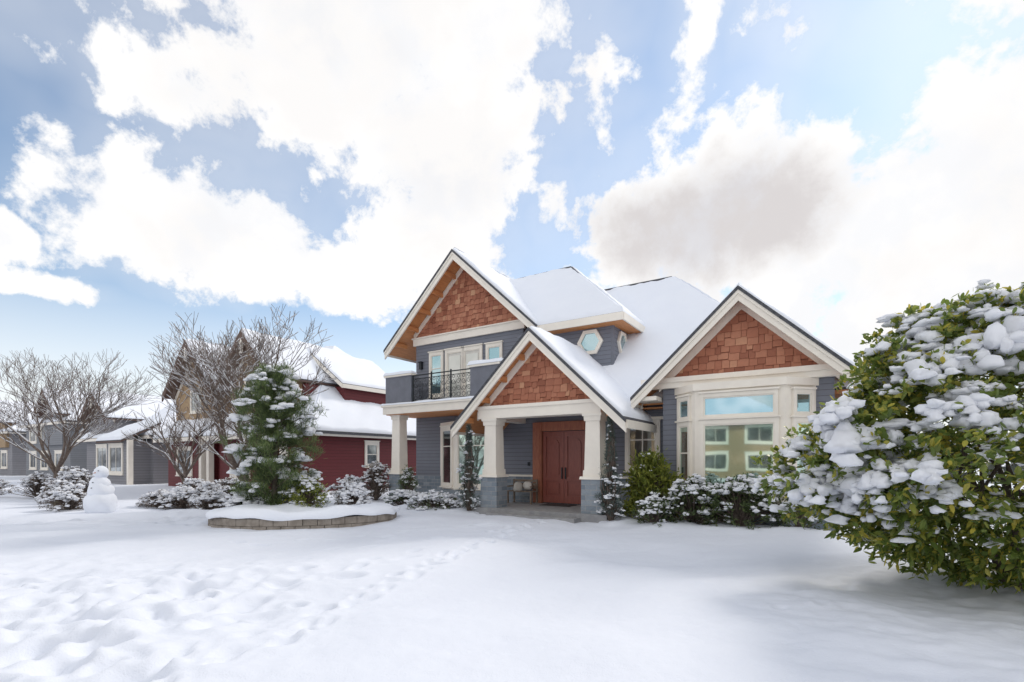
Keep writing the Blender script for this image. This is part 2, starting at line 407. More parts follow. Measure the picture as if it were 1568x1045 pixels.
trim.box(-16.26,-14.64,15.06,15.38,5.3,5.38); trim.box(-11.66,-10.2,15.06,15.38,5.3,5.38); 
trim.box(-16.26,-15.94,15.38,16.9,5.3,5.38)
snowgrid(rsnow,(-16.28,15.04,5.38),(-14.62,15.04,5.38),(-14.62,15.42,5.38),(-16.28,15.42,5.38),.14,(1,1,1,1),.1)
snowgrid(rsnow,(-11.7,15.04,5.38),(-10.1,15.04,5.38),(-10.1,15.42,5.38),(-11.7,15.42,5.38),.14,(1,1,1,1),.1)
snowgrid(rsnow,(-16.36,14.98,4.1),(-10.2,14.98,4.1),(-10.2,15.12,4.1),(-16.36,15.12,4.1),.08,(1,1,1,1),.06)
snowgrid(rsnow,(-14.7,15.3,4.1),(-11.6,15.3,4.1),(-11.6,16.85,4.1),(-14.7,16.85,4.1),.16,(1,1,1,1),.1)
seg=[]
zr0,zr1,vr=4.22,5.28,15.22
for z in(zr0,zr1): seg.append((-14.7,vr,z,-11.6,vr,z,.025,.025))
seg.append((-14.7,vr,zr1-.14,-11.6,vr,zr1-.14,.014,.014))
for k in range(4):
    u=-14.68+k*1.02; seg.append((u,vr,4.1,u,vr,5.36,.035,.035))
nb=12
for k in range(nb+1):
    u=-14.66+k*(3.04/nb); seg.append((u,vr,zr0,u,vr,zr1-.14,.009,.009))
def arc(uc,zc,rr,a0,a1,n=12,gr=0):
    for a in range(n):
        t0,t1=a0+(a1-a0)*a/n,a0+(a1-a0)*(a+1)/n; q0,q1=rr*(1-gr*a/n),rr*(1-gr*(a+1)/n)
        seg.append((uc+q0*math.cos(t0),vr,zc+q0*math.sin(t0),uc+q1*math.cos(t1),vr,zc+q1*math.sin(t1),.011,.011))
for k in range(nb):
    uc=-14.66+(k+.5)*(3.04/nb); s=1 if k%2 else -1
    arc(uc,4.86,.115,0,s*8.5,18,.75); arc(uc,4.58,.115,3.14,3.14-s*8.5,18,.75); arc(uc,5.06,.06,0,6.283,9); arc(uc,4.35,.08,0,6.283,9)
V,F=tubes(seg,6); obj_from('balcony_railing',V,F,IRON,H.e,True,None,HO)
def column(u,v,ztop,w=.5,zs=1.2):
    stone.tbox(u,v,w*1.28,w*1.24,-.3,zs)
    trim.tbox(u,v,w*1.42,w*1.36,zs,zs+.08)
    trim.tbox(u,v,w*1.1,w*1.08,zs+.08,zs+.26)
    trim.tbox(u,v,w*.98,w*.86,zs+.26,ztop-.22)
    trim.tbox(u,v,w*1.0,w*1.04,ztop-.22,ztop-.08); trim.tbox(u,v,w*1.16,w*1.2,ztop-.08,ztop)
column(-9.3,13.4,3.1); column(-5.72,13.4,3.1); column(-15.75,15.5,3.72,.5,1.15)
B1=[(-14.75,16.95),(-13.25,16.25),(-11.45,16.25),(-10.85,16.95)]
H.P('bay_body',TRIM).ext([(p[0],p[1],.5) for p in B1],[(p[0],p[1],3.4) for p in B1])
B2=[(-14.8,16.95),(-13.27,16.2),(-11.4,16.2),(-10.85,16.95)]
stone.ext([(p[0],p[1],-.2) for p in B2],[(p[0],p[1],.5) for p in B2])
window(H,(-14.75,16.95),(-13.25,16.25),.45,1.3,.75,3.05,gd,fw=.13,mull_h=(2.35,))
window(H,(-13.25,16.25),(-11.45,16.25),.18,1.62,.75,3.05,gl,fw=.15,mull_h=(2.35,),mull_v=())
window(H,(-10.8,15.6),(-4.2,15.6),5.32,6.2,1.55,2.85,gd,fw=.13,mull_h=(2.4,),mull_v=(5.76,))
trim.box(-5.7,-4.25,15.52,15.6,3.03,3.12)
BP=[(-3.85,14.95),(-3.15,14.28),(-.95,14.28),(-.25,14.95)]
H.P('bay_body',TRIM).ext([(p[0],p[1],.62) for p in BP],[(p[0],p[1],3.86) for p in BP])
BQ=[(-3.92,14.96),(-3.18,14.2),(-.92,14.2),(-.18,14.96)]
H.P('bay_sills',TRIM).ext([(p[0],p[1],.60) for p in BQ],[(p[0],p[1],.70) for p in BQ])
H.P('bay_sills',TRIM).ext([(p[0],p[1],3.66) for p in BQ],[(p[0],p[1],3.855) for p in BQ])
BS=[(-3.8,14.96),(-3.12,14.34),(-.98,14.34),(-.3,14.96)]
stone.ext([(p[0],p[1],-.2) for p in BS],[(p[0],p[1],.6) for p in BS])
window(H,BP[1],BP[2],.24,1.96,.98,2.72,gl,fw=.10,sill=True)
window(H,BP[1],BP[2],.24,1.96,2.95,3.46,gb,fw=.08,sill=False)
for a,b in((BP[0],BP[1]),(BP[2],BP[3])):
    window(H,a,b,.27,.72,.98,2.72,gl,fw=.09,mull_h=(1.95,)); window(H,a,b,.27,.72,2.95,3.46,gb,fw=.07,sill=False)
d0,d1=(-10.8,15.6),(-4.2,15.6)
df=H.P('door_surround',DOORF)
df.seg(d0,d1,1.78,2.14,0,.16,.23,3.1); df.seg(d0,d1,3.86,4.1,0,.16,.23,3.1); df.seg(d0,d1,2.14,3.86,0,.14,2.78,3.1)
df.seg(d0,d1,1.84,2.08,.16,.18,.5,2.9)
dl=H.P('double_door',DOORM)
for s in(2.16,3.005):
    e=s+.835
    dl.seg(d0,d1,s,e,0,.05,.25,2.76)
    for (a,b,c,d) in((s,s+.13,.25,2.76),(e-.13,e,.25,2.76),(s+.13,e-.13,.25,.5),(s+.13,e-.13,2.58,2.76),(s+.13,e-.13,1.02,1.16)): dl.seg(d0,d1,a,b,.05,.085,c,d)
    dl.seg(d0,d1,s+.2,e-.2,.05,.075,.58,.94); 
    pts=[(s+.2,1.24),(e-.2,1.24),(e-.2,2.3)]+[((s+e)/2+math.cos(k*math.pi/8)*(.835/2-.2),2.3+math.sin(k*math.pi/8)*.2) for k in range(1,8)]+[(s+.2,2.3)]
    dl.segpoly(d0,d1,pts,.05,.078)
for s in(2.93,3.07): H.P('door_handles',IRON).seg(d0,d1,s-.02,s+.02,.085,.13,1.1,1.5)
H.P('wall_sconces',IRON).seg(d0,d1,1.5,1.58,0,.05,1.55,1.68)
fl=H.P('porch_floor',CONC)
fl.box(-9.9,-5.2,12.95,15.6,-.2,.22); fl.box(-9.0,-6.0,12.55,12.949,-.2,.11)
H.P('door_mat',simple('mat_fibre',(.06,.05,.05),None,.95,20,.3)).box(-8.3,-7.2,14.6,15.3,.222,.24)
H.done()
be=empty('porch_bench',(*L2W(-9.2,15.0),.22),ROT)
bp=Part('bench_frame',simple('weathered_wood',(.16,.12,.09),(.25,.2,.16),.8,8,.3))
for u in(-.5,.45):
    for v in(-.22,.2): bp.box(u,u+.06,v,v+.05,0,.42 if v<0 else .85)
    bp.box(u,u+.06,-.22,.25,.58,.63)
for k in range(4): bp.box(-.55,.56,-.24+k*.12,-.14+k*.12,.42,.45)
for k in range(3): bp.box(-.5,.5,.19,.22,.52+k*.12,.6+k*.12)
bp.done(be,(0,0,0))
V,F=blobs([(-.15,-.02,.56),(.2,.05,.62)],[(.26,.12,.2),(.2,.12,.16)],3,.06,.9); obj_from('cushions',V,F,CURT,be,True)

# ------------------------------------------------------------ neighbour houses
GREYS=siding_mat('neighbour_grey_siding',(.22,.22,.24),.2); TAN=simple('tan_shingle',(.42,.30,.17),(.3,.2,.12),.8,6,.3)
DGREY=siding_mat('neighbour_blue_siding',(.19,.20,.22),.2)
def hiproof(N,u0,u1,v0,v1,ze,sl,ov=.5):
    u0-=ov;u1+=ov;v0-=ov;v1+=ov
    d=(v1-v0)/2; zr=ze+sl*d; du=min(d,(u1-u0)/2-.3)
    a=(u0,v0,ze);b=(u1,v0,ze);c=(u1,v1,ze);e=(u0,v1,ze);r0=(u0+du,v0+d,zr);r1=(u1-du,v0+d,zr)
    roofq(N,a,b,r1,r0,.2,(1,1,1,1));roofq(N,b,c,r1,r1,.2,(1,1,1,1));roofq(N,c,e,r0,r1,.2,(1,1,1,1));roofq(N,e,a,r0,r0,.2,(1,1,1,1))
    N.P('fascia',N.tm).box(u0-.02,u1+.02,v0-.03,v0,ze-.28,ze-.04);N.P('fascia',N.tm).box(u1,u1+.03,v0,v1,ze-.28,ze-.04)
    N.P('gutter',ROOFD).box(u1+.031,u1+.13,v0,v1,ze-.16,ze-.03)
def ngable(N,uc,za,sl,hw,vb,vw,vback,mat,zb):
    ze=za-sl*hw
    A=(uc-hw,vb,ze);B=(uc,vb,za);C=(uc+hw,vb,ze);A2=(uc-hw,vback,ze);B2=(uc,vback,za);C2=(uc+hw,vback,ze)
    roofq(N,A2,A,B,B2,.16,(0,1,1,0)); roofq(N,C,C2,B2,B,.16,(1,0,1,0))
    for sg in(-1,1):
        N.P('barge_boards',BRN).prism([(uc,za+.04),(uc+sg*hw,ze+.04),(uc+sg*hw,ze-.4),(uc,za-.4)],vb-.03,vb+.05)
        N.P('barge_trim',N.tm).prism([(uc,za-.45),(uc+sg*(hw-.4),ze+.4*sl-.45),(uc+sg*(hw-.4),ze+.4*sl-.7),(uc,za-.7)],vw-.06,vw-.001)
    w=hw-.4
    N.P('gable_wall',mat).prism([(uc-w,zb),(uc+w,zb),(uc+w,ze+.4*sl-.2),(uc,za-.2),(uc-w,ze+.4*sl-.2)],vw,vback-.5)
    N.P('gable_trim',N.tm).box(uc-.12,uc+.12,vb-.02,vb+.08,za-1.3,za-.35)
N=House('red_house',(-30,22,0)); N.tm=TRIM
w=N.P('red_walls',REDS)
w.box(-38,-23.5,16.5,30,0,3.4); w.box(-37,-26,18,28,3.4,6.3)
hiproof(N,-38,-23.5,16.6,29.4,3.35,.93,.55)
w.box(-28,-25,20,24.5,4.8,6.3)
roofq(N,(-24.7,19.6,6.4),(-24.7,25,6.4),(-28.2,25,8.9),(-28.2,19.6,8.9),.15,(1,1,1,1)); N.P('fascia',TRIM).box(-24.7,-24.65,19.6,25,6.12,6.36); N.P('fascia',TRIM).prism([(-24.7,6.1),(-24.7,6.36),(-28.2,8.86),(-28.2,8.6)],19.56,19.6)
ngable(N,-28.6,9.2,1.0,2.7,15.6,16.3,22,TAN,3.6); ngable(N,-35.2,9.5,1.05,3.2,15.6,16.3,22,TAN,3.6)
for u in(-28.6,-35.2):
    window(N,(u-3,16.3),(u+3,16.3),2.4,3.6,5.0,6.3,N.P('glass',GLASSD),fw=.12,mull_v=(3.,))
    N.P('lower_roof_body',REDS).box(u-2.3,u+2.3,15.6,16.5,0,3.2)
    roofq(N,(u-2.8,14.9,3.2),(u+2.8,14.9,3.2),(u+2.6,16.6,4.5),(u-2.6,16.6,4.5),.2,(1,1,1,1))
    N.P('fascia',TRIM).box(u-2.8,u+2.8,14.86,14.9,2.92,3.16)
    window(N,(u-3,15.6),(u+3,15.6),2.1,3.9,.9,2.4,N.P('glass',GLASSD),fw=.14,mull_v=(3.,))
window(N,(-23.5,16.5),(-23.5,30),3.9,4.7,1.5,2.7,N.P('glass',GLASSD),fw=.15,mull_h=(2.1,))
window(N,(-23.5,16.5),(-23.5,30),8.9,9.7,1.5,2.7,N.P('glass',GLASSD),fw=.15)
for u in(-31.5,-32.4,-24.0): N.P('porch_posts',TRIM).box(u-.15,u+.15,15.2,15.5,0,3.2)
N.done()
N=House('grey_house',(-48,22,0)); N.tm=TRIM
N.P('walls',GREYS).box(-55,-42,16.5,26,0,3.6); hiproof(N,-55,-42,16.6,26,3.6,.62,.6)
N.P('walls',GREYS).box(-46,-42.5,15,16.5,0,3.2); 
ngable(N,-50.5,7.3,.75,2.9,15.4,16.2,22,GREYS,3.2)
window(N,(-46,15),(-42.5,15),.7,2.8,.9,2.7,N.P('glass',GLASSD),fw=.2,mull_v=(1.75,))
roofq(N,(-46.5,14.5,3.2),(-42,14.5,3.2),(-42,17,4.6),(-46.5,17,4.6),.2,(1,1,1,1))
window(N,(-55,16.5),(-42,16.5),2.5,4.5,1.1,2.8,N.P('glass',GLASSD),fw=.2,mull_v=(3.5,))
window(N,(-42,16.5),(-42,26),2,3.5,1.1,2.6,N.P('glass',GLASSD),fw=.18)
N.P('porch_posts',TRIM).box(-41.9,-41.6,14.8,15.1,0,3.2)
N.done()
N=House('blue_house',(-65,22,0)); N.tm=TRIM
N.P('walls',DGREY).box(-72,-59,16.5,26,0,5.4); hiproof(N,-72,-59,16.6,26,5.4,.55,.6)
ngable(N,-62.5,8.4,.8,2.9,15.4,16.2,22,DGREY,3.2)
for s in(1.5,5,9.2): 
    for z in(1.,3.7): window(N,(-72,16.5),(-59,16.5),s,s+1.8,z,z+1.4,N.P('glass',GLASSD),fw=.2,mull_v=(s+.9,))
window(N,(-59,16.5),(-59,26),2,3.5,3.5,4.8,N.P('glass',GLASSD),fw=.2)
N.done()
N=House('grey_house',(-83,22,0)); N.tm=TRIM
N.P('walls',GREYS).box(-92,-77,16.5,27,0,5.0); hiproof(N,-92,-77,16.6,27,5.0,.6,.6)
ngable(N,-81,8.6,.8,3.2,15.0,16.2,22,TAN,3.2)
for s in(2,6,11): window(N,(-92,16.5),(-77,16.5),s,s+2,1,2.6,N.P('glass',GLASSD),fw=.2,mull_v=(s+1,))
N.done()
N=House('beige_house',(-10,-27,0)); N.tm=TRIM
N.P('walls',TAN).box(-19,-3,-32,-23,0,5.2); hiproof(N,-19,-3,-32,-23,5.2,.6,.6)
for s in(1.5,5.5,11,): 
    for z in(1.,3.5): window(N,(-3,-23),(-19,-23),s,s+2,z,z+1.3,N.P('glass',GLASSD),fw=.2,mull_v=(s+1,))
N.done()

# ------------------------------------------------------------ ground
def vnoise(x,y,sc,seed):
    g=np.random.default_rng(seed).random((256,256))
    X=x*sc+1000.3;Y=y*sc+1000.7
    xi=np.floor(X).astype(int);yi=np.floor(Y).astype(int);fx=X-xi;fy=Y-yi
    fx=fx*fx*(3-2*fx);fy=fy*fy*(3-2*fy)
    a=g[xi%256,yi%256];b=g[(xi+1)%256,yi%256];c=g[xi%256,(yi+1)%256];d=g[(xi+1)%256,(yi+1)%256]
    return (a*(1-fx)+b*fx)*(1-fy)+(c*(1-fx)+d*fx)*fy-.5
def axis(a,b,st,lo,hi,g=1.045):
    d=list(np.arange(a,b,st)); s=st;x=d[-1]
    up=[]
    while x<hi: s*=g;x+=s;up.append(x)
    s=st;x=d[0];dn=[]
    while x>lo: s*=g;x-=s;dn.append(x)
    return np.array(dn[::-1]+d+up)
gx=axis(-8,9,.045,-600,600);gy=axis(2.6,12,.04,-400,900,1.035)
X,Y=np.meshgrid(gx,gy)
near=1/(1+np.maximum(0,np.hypot(X,Y-8)-16)/14)
Xr=X*.9+Y*.35;Yr=Y*.9-X*.35
Z=(.16*vnoise(X,Y,.22,1)+.13*vnoise(Xr,Yr,.65,2)+.06*vnoise(Xr*.6,Yr,1.9,3)+.02*vnoise(Xr*.6,Yr,5,4)+.008*vnoise(X,Y,13,5))*near
rough=np.clip((-X-1.4-(Y-4)*.12)/2.5,0,1)*np.clip((10-Y)/3,0,1)
Z+=rough*(.18*vnoise(X,Y,1.9,6)+.09*vnoise(X,Y,4.5,7)+.04*vnoise(X,Y,11,17)+.015*vnoise(X,Y,21,18))
rp=np.clip((X-1.5)/2,0,1)*np.clip((8.5-Y)/2,0,1)
Z+=rp*(.045*vnoise(X*.7+Y*.4,Y-X*.25,4.2,31)+.02*vnoise(X,Y,9,32))
walk=np.exp(-((Y-14.2)/.8)**2)*np.clip((-X-6.5)/2,0,1)*np.clip((26+X)/6,0,1)
Z+=walk*(.14*vnoise(X,Y,2.6,8)-.06)+.12*np.exp(-((Y-15.4)/.5)**2)*np.clip((-X-7)/2,0,1)*np.clip((26+X)/6,0,1)
def dent(x,y,r,dep,ang=0,el=1.7):
    i0,i1=np.searchsorted(gx,[x-r*4,x+r*4]);j0,j1=np.searchsorted(gy,[y-r*4,y+r*4])
    if i1<=i0 or j1<=j0: return
    xx=X[j0:j1,i0:i1]-x;yy=Y[j0:j1,i0:i1]-y
    c,s=math.cos(ang),math.sin(ang); a=(xx*c+yy*s)/(r*el); b=(-xx*s+yy*c)/r
    q=a*a+b*b
    Z[j0:j1,i0:i1]+= -dep*np.exp(-q**1.3)+dep*.3*np.exp(-((np.sqrt(q)-1.5)/.4)**2)
def track(pts,stepl=.38,side=.13,r=.10,dep=.07,jit=.05):
    k=0
    for (x0,y0),(x1,y1) in zip(pts[:-1],pts[1:]):
        L=math.hypot(x1-x0,y1-y0);n=int(L/stepl);a=math.atan2(y1-y0,x1-x0)
        for i in range(n):
            f=i/n;k+=1;s=side*(1 if k%2 else -1)
            dent(x0+(x1-x0)*f-math.sin(a)*s+R.gauss(0,jit),y0+(y1-y0)*f+math.cos(a)*s+R.gauss(0,jit),r*R.uniform(.7,1.25),dep*R.uniform(.4,1.2),a+R.gauss(0,.3),R.uniform(1.3,2.4))
track([(-3.1,3.4),(-2.5,4.9),(-1.9,6.6),(-.9,9.4),(-.2,12),(.7,14.2)],.40,.09,.08,.08,.06)
track([(-2.9,3.2),(-2.3,4.8),(-1.7,6.7),(-.8,9.5),(.2,12.4),(.9,14.2)],.33,.07,.075,.07,.06)
track([(-7,4.6),(-4.6,5.9),(-2.9,7.4),(-1.3,9.7)],.55,.16,.11,.075,.12)
track([(-9,7.0),(-5.8,7.6),(-3.4,9.5),(-1.2,11.5)],.6,.16,.11,.06,.14)
track([(3.2,6.0),(4.3,6.7),(5.5,8.0)],.5,.13,.08,.035,.1)
track([(-6,10.5),(-3.5,11.5),(-1,12.8),(.6,14.0)],.55,.14,.11,.07,.12)
for _ in range(130): dent(R.uniform(-8,-2.3),R.uniform(3,7.5),R.uniform(.06,.2),R.uniform(.03,.09),R.random()*3,1.5)
for _ in range(170): dent(R.uniform(-20,-7),R.gauss(14.1,.5),R.uniform(.08,.16),R.uniform(.05,.12),R.random()*3,1.3)
def bank(x,y,rx,ry,h,a=0):
    global Z
    c,s=math.cos(a),math.sin(a);q=(((X-x)*c+(Y-y)*s)/rx)**2+((-(X-x)*s+(Y-y)*c)/ry)**2
    Z+=h*np.exp(-q**2)*(1+.8*vnoise(X,Y,2,11))
bank(5.2,12.8,2.6,1.2,.16,ROT);bank(-2.5,17.3,2.4,.9,.14,ROT);bank(2.8,13.8,.6,.6,.12)
u=X*CR+Y*SR; v=-X*SR+Y*CR
Z=np.where((u>-9.6)&(u<-5.4)&(v>12.7)&(v<15.5),np.minimum(Z,.0),Z)
n,m=X.shape
idx=np.arange(n*m).reshape(n,m)
Fg=np.stack([idx[:-1,:-1],idx[:-1,1:],idx[1:,1:],idx[1:,:-1]],-1).reshape(-1,4)
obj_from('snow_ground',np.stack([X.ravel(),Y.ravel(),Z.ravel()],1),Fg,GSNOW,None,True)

# ------------------------------------------------------------ planter bed
PB=empty('stone_planter_bed',(-5.75,13.9,0),math.radians(12))
pw=Part('retaining_wall',simple('planter_stone',(.22,.19,.16),(.34,.30,.26),.9,6,.5))
nb=44;rx,ry=2.45,1.45
for k in range(nb):
    for lay in range(2):
        a0=(k+.5*lay)/nb*6.283;a1=(k+.5*lay+.96)/nb*6.283;o=R.uniform(-.015,.015)
        q=lambda a,d:((rx+d)*math.cos(a),(ry+d)*math.sin(a))
        z0=-.1+lay*.19
        b=[q(a0,o),q(a1,o),q(a1,-.22),q(a0,-.22)]
        pw.ext([(*p,z0) for p in b],[(*p,z0+.18) for p in b],R.random())
pw.done(PB,(0,0,0))
g=[];f=[]
rr=[0,.2,.4,.6,.75,.86,.93,.97,1.0,1.015,1.01];nn=96
for j,q in enumerate(rr):
    for k in range(nn):
        a=k/nn*6.283;qq=q*(1+.012*math.sin(9*a)+.01*math.sin(17*a+1)) if j>5 else q
        x=(rx+.03)*qq*math.cos(a);y=(ry+.03)*qq*math.sin(a)
        top=.46+.22*float(vnoise(np.array(x),np.array(y),1.6,21))+.08*(1-q)
        sag=.03*math.sin(5*a)+.02*math.sin(13*a+2)
        z={8:.38,9:.32+sag*.5,10:.27+sag}.get(j,top-(.03 if j==7 else 0)); g.append((x,y,z))
for j in range(len(rr)-1):
    for k in range(nn): f.append((j*nn+k,j*nn+(k+1)%nn,(j+1)*nn+(k+1)%nn,(j+1)*nn+k))
obj_from('bed_snow',g,f,SNOW,PB,True)

# ------------------------------------------------------------ plants
LEAF=rnd_mat('broad_leaf',[(0,(.10,.15,.035)),(.45,(.20,.27,.06)),(.75,(.36,.40,.09)),(1,(.68,.56,.09))],.35,True,3)
LEAFD=rnd_mat('dark_leaf',[(0,(.06,.09,.04)),(.6,(.13,.18,.07)),(1,(.26,.30,.12))],.4,True,3)
LEAFY=rnd_mat('yellow_green_leaf',[(0,(.13,.17,.03)),(.6,(.30,.34,.07)),(1,(.50,.50,.11))],.45,True,3)
NEED=rnd_mat('conifer_needles',[(0,(.07,.11,.05)),(.6,(.15,.21,.075)),(1,(.30,.36,.14))],.6,True,3)
BLUEN=rnd_mat('blue_conifer_needles',[(0,(.08,.115,.105)),(.6,(.15,.20,.18)),(1,(.25,.30,.27))],.6,True,3)
RUST=rnd_mat('rusty_leaf',[(0,(.14,.10,.085)),(.6,(.24,.18,.15)),(1,(.22,.22,.14))],.6,True,3)
def plant(name,C,N,mat,ln,wd,per,snowmask,snowr,base,stems=True,droop=.15,upl=.35,lump=.24,sub=5):
    e=empty(name,base); C=np.asarray(C);n=len(C);b=np.array(base)
    P=np.repeat(C,per,0)+rng.normal(size=(n*per,3))*ln*.35
    D=np.repeat(N,per,0)*.7+rng.normal(size=(n*per,3))*.75+np.array([0,0,upl])
    L=ln*rng.uniform(.65,1.2,n*per)
    V,F,r=leaves(P,D,L,L*wd,droop)
    obj_from('leaves',V-b,F,mat,e,False,r)
    k=np.where(snowmask)[0]
    if len(k):
        rad=snowr*rng.uniform(.4,1.4,len(k))
        V,F=clumps(C[k]+N[k]*ln*.25+np.array([0,0,ln*.4]),N[k],rad,sub,lump)
        obj_from('snow_clumps',V-b,F,PSNOW,e,True)
    if stems:
        S=[]
        for i in range(0,n,max(1,n//140)):
            c=C[i];h=R.uniform(.15,.45)
            m1=b+(c-b)*np.array([h*.5,h*.5,h])+rng.normal(size=3)*.03
            m2=b+(c-b)*np.array([.75,.75,.8])+rng.normal(size=3)*.05
            rb=.018*np.linalg.norm(c-b)/1.5+.004
            S+= [(*b,*m1,rb*1.5,rb),(*m1,*m2,rb,rb*.6),(*m2,*c,rb*.6,rb*.25)]
        V,F=tubes(S,5); obj_from('branches',V-b,F,BARK,e,True)
    return e
def dome(n,cx,cy,z0,rx,ry,h,fill=.6,pw=.5):
    a=rng.random(n)*6.283; q=rng.random(n)**.75
    el=q*1.5; s=fill+(1-fill)*rng.random(n)**pw
    lum=1+.16*np.sin(3*a+cx)*np.cos(4*el+cy)+.10*np.sin(7*a+3*el)
    N=np.stack([np.cos(a)*np.cos(el),np.sin(a)*np.cos(el),np.sin(el)],1)
    C=np.stack([cx+N[:,0]*rx*s*lum,cy+N[:,1]*ry*s*lum,z0+.08*h+N[:,2]*h*.92*s*lum],1)
    return C,N,s
def shrub(name,x,y,r,h,mat=LEAFD,n=170,ln=.09,wd=.38,per=14,snow=.5,sr=.11,ry=None,z0=0):
    C,N,s=dome(n,x,y,z0,r,ry or r*.8,h)
    mask=(rng.random(n)<snow*(.45+.9*N[:,2]))&(s>.75)
    return plant(name,C,N,mat,ln,wd,per,mask,sr*.85,(x,y,z0))
def bigbush():
    base=np.array((7.0,6.8,0.))
    zs=np.array([.12,.35,.9,1.35,1.7,2.1,2.6,3.0,3.4,3.75,3.95]);rs=np.array([.7,1.6,2.5,2.95,3.15,2.8,2.4,2.1,1.75,1.3,.5])
    n=3000
    z=rng.uniform(.15,3.95,n*3);r=np.interp(z,zs,rs); keep=rng.random(n*3)<r/3.3; z=z[keep][:n];r=r[keep][:n];n=len(z)
    a=rng.random(n)*6.283;s=.5+.5*rng.random(n)**.45
    lum=1+.09*np.sin(4*a+2.5*z)+.07*np.sin(9*a-5*z)+rng.normal(size=n)*.055
    rr=r*s*lum
    C=np.stack([base[0]+np.cos(a)*rr,base[1]+np.sin(a)*rr*.62,z+rng.normal(size=n)*.07],1)
    slope=np.interp(z,zs[:-1],-np.diff(rs)/np.diff(zs))
    N=np.stack([np.cos(a),np.sin(a),np.clip(slope,-.6,2)],1);N/=np.linalg.norm(N,axis=1,keepdims=True)
    dens=np.clip(-.02+.115*z,0,.36)
    patch=.5+.5*np.sin(5*a+1.7*z)*np.sin(3.3*z+1+2*a)
    mask=(s>.78)&(rng.random(n)<dens*(.35+.9*patch))
    e=plant('snowy_rhododendron_bush',C,N,LEAF,.125,.46,19,mask,.125,tuple(base),False,.2,.3,.26,6)
    cand=np.where((s>.86)&(z>.95))[0]; k=rng.choice(cand,150,replace=False)
    CC=[];NN=[];RR=[]
    for i in k:
        t=np.array([-N[i,1],N[i,0],0])+rng.normal(size=3)*.3; m=R.randint(1,4); r0=R.uniform(.08,.20)
        for q in range(m):
            CC.append(C[i]+t*(q-m/2)*.15+np.array([0,0,.06-.04*abs(q-m/2)]));NN.append(N[i]);RR.append(r0*R.uniform(.7,1.2))
    V,F=clumps(np.array(CC),np.array(NN),np.array(RR),8,.24,.9,.85)
    obj_from('snow_pads',V-base,F,PSNOW,e,True)
    S=[]
    for t in range(7):
        a0=t/7*6.283+R.random()*.4;p=base+np.array((math.cos(a0)*.13,math.sin(a0)*.13,-.05));d=np.array((math.cos(a0)*.5,math.sin(a0)*.35,.9))
        rad=.075
        for k2 in range(7):
            d=d+rng.normal(size=3)*.12;d[2]=max(d[2],.25);d/=np.linalg.norm(d);q=p+d*.34;S.append((*p,*q,rad,rad*.84))
            if k2>1:
                dd=d+rng.normal(size=3)*.5;dd[2]=abs(dd[2]);dd/=np.linalg.norm(dd);pp=q
                for _ in range(3):
                    qq=pp+dd*.25;S.append((*pp,*qq,rad*.5,rad*.4));pp=qq
            p=q;rad*=.84
    V,F=tubes(S,7);obj_from('trunks',V-base,F,BARK,e,True)
bigbush()
shrub('leafy_shrub',5.75,12.45,1.15,1.2,LEAFD,330,.11,.36,15,.46,.10,.8)
shrub('leafy_shrub',4.75,13.0,.95,1.15,LEAFD,260,.11,.36,15,.46,.10,.8)
shrub('leafy_shrub',3.75,12.9,.6,.75,LEAFD,130,.09,.38,13,.5,.09)
shrub('leafy_shrub',6.9,11.9,.5,.9,LEAFD,100,.10,.38,13,.5,.09)
shrub('yellow_green_shrub',3.9,13.9,.8,1.75,LEAFY,300,.19,.3,12,.04,.07,.5)
shrub('low_shrub',-2.6,16.9,1.0,.55,LEAFD,200,.08,.38,12,.8,.11,.6)
shrub('low_shrub',-3.9,18.0,.9,.55,LEAFD,160,.08,.38,12,.8,.11,.5)
shrub('evergreen_shrub',-4.25,20.2,.45,1.35,NEED,160,.10,.15,22,.3,.09)
shrub('leafy_shrub',-5.9,21.5,.75,1.55,RUST,200,.10,.3,12,.45,.09)
shrub('leafy_shrub',-7.0,21.5,.9,.95,RUST,160,.10,.3,12,.7,.10)
shrub('leafy_shrub',-5.65,13.7,.62,.75,LEAFY,170,.11,.36,13,.5,.09,None,.4)
shrub('leafy_shrub',-4.55,14.2,.42,.55,RUST,110,.08,.36,12,.9,.11,None,.4)
shrub('low_shrub',-7.4,13.7,.45,.4,RUST,90,.07,.3,12,1.0,.14,None,.36)
for (x,y,r,h) in((-15.3,17.2,.75,.7),(-17.6,19.2,.7,.8),(-18.3,21,.7,1.2),(-13.0,18.4,.8,.5),(-12.0,18.2,.9,.6),(-11.0,18.0,.7,.8),(-10.3,17,.5,.55),(-14.2,22,.9,.8),(-12.2,21.5,.9,.9),(-19.5,22,1.0,1.3),(-8.4,19,.7,.85),(-22,23,1.,1.),(-24.5,23,1.,1.)):
    shrub('snowy_shrub',x,y,r,h,RUST,170,.09,.25,14,.6,.10)
def topiary(x,y,h,mat=BLUEN):
    e=[];N=[];S=[]
    n=520
    for i in range(n):
        t=rng.random();z=.2+t*(h-.2)
        a=rng.random()*6.283;s=.5+.5*rng.random()
        tier=abs(math.sin(z*4.3+a*.5))
        r=(.44*(1-t)**.6)*(.22+.85*tier) if z<h*.55 else .14*(1-(z/h-.55)/.5)+.02
        if z<h*.55: r=max(r,.09)
        e.append((x+math.cos(a)*r*s,y+math.sin(a)*r*s,z));N.append((math.cos(a)*.7,math.sin(a)*.7,.5));S.append(s)
    C=np.array(e);N=np.array(N);S=np.array(S)
    mask=(rng.random(n)<np.where(C[:,2]<h*.55,.28,.05))&(S>.7)
    return plant('spiral_topiary',C,N,mat,.07,.16,20,mask,.065,(x,y,0),True,.05,.3)
topiary(2.72,13.7,2.95); topiary(-1.42,16.3,2.9)
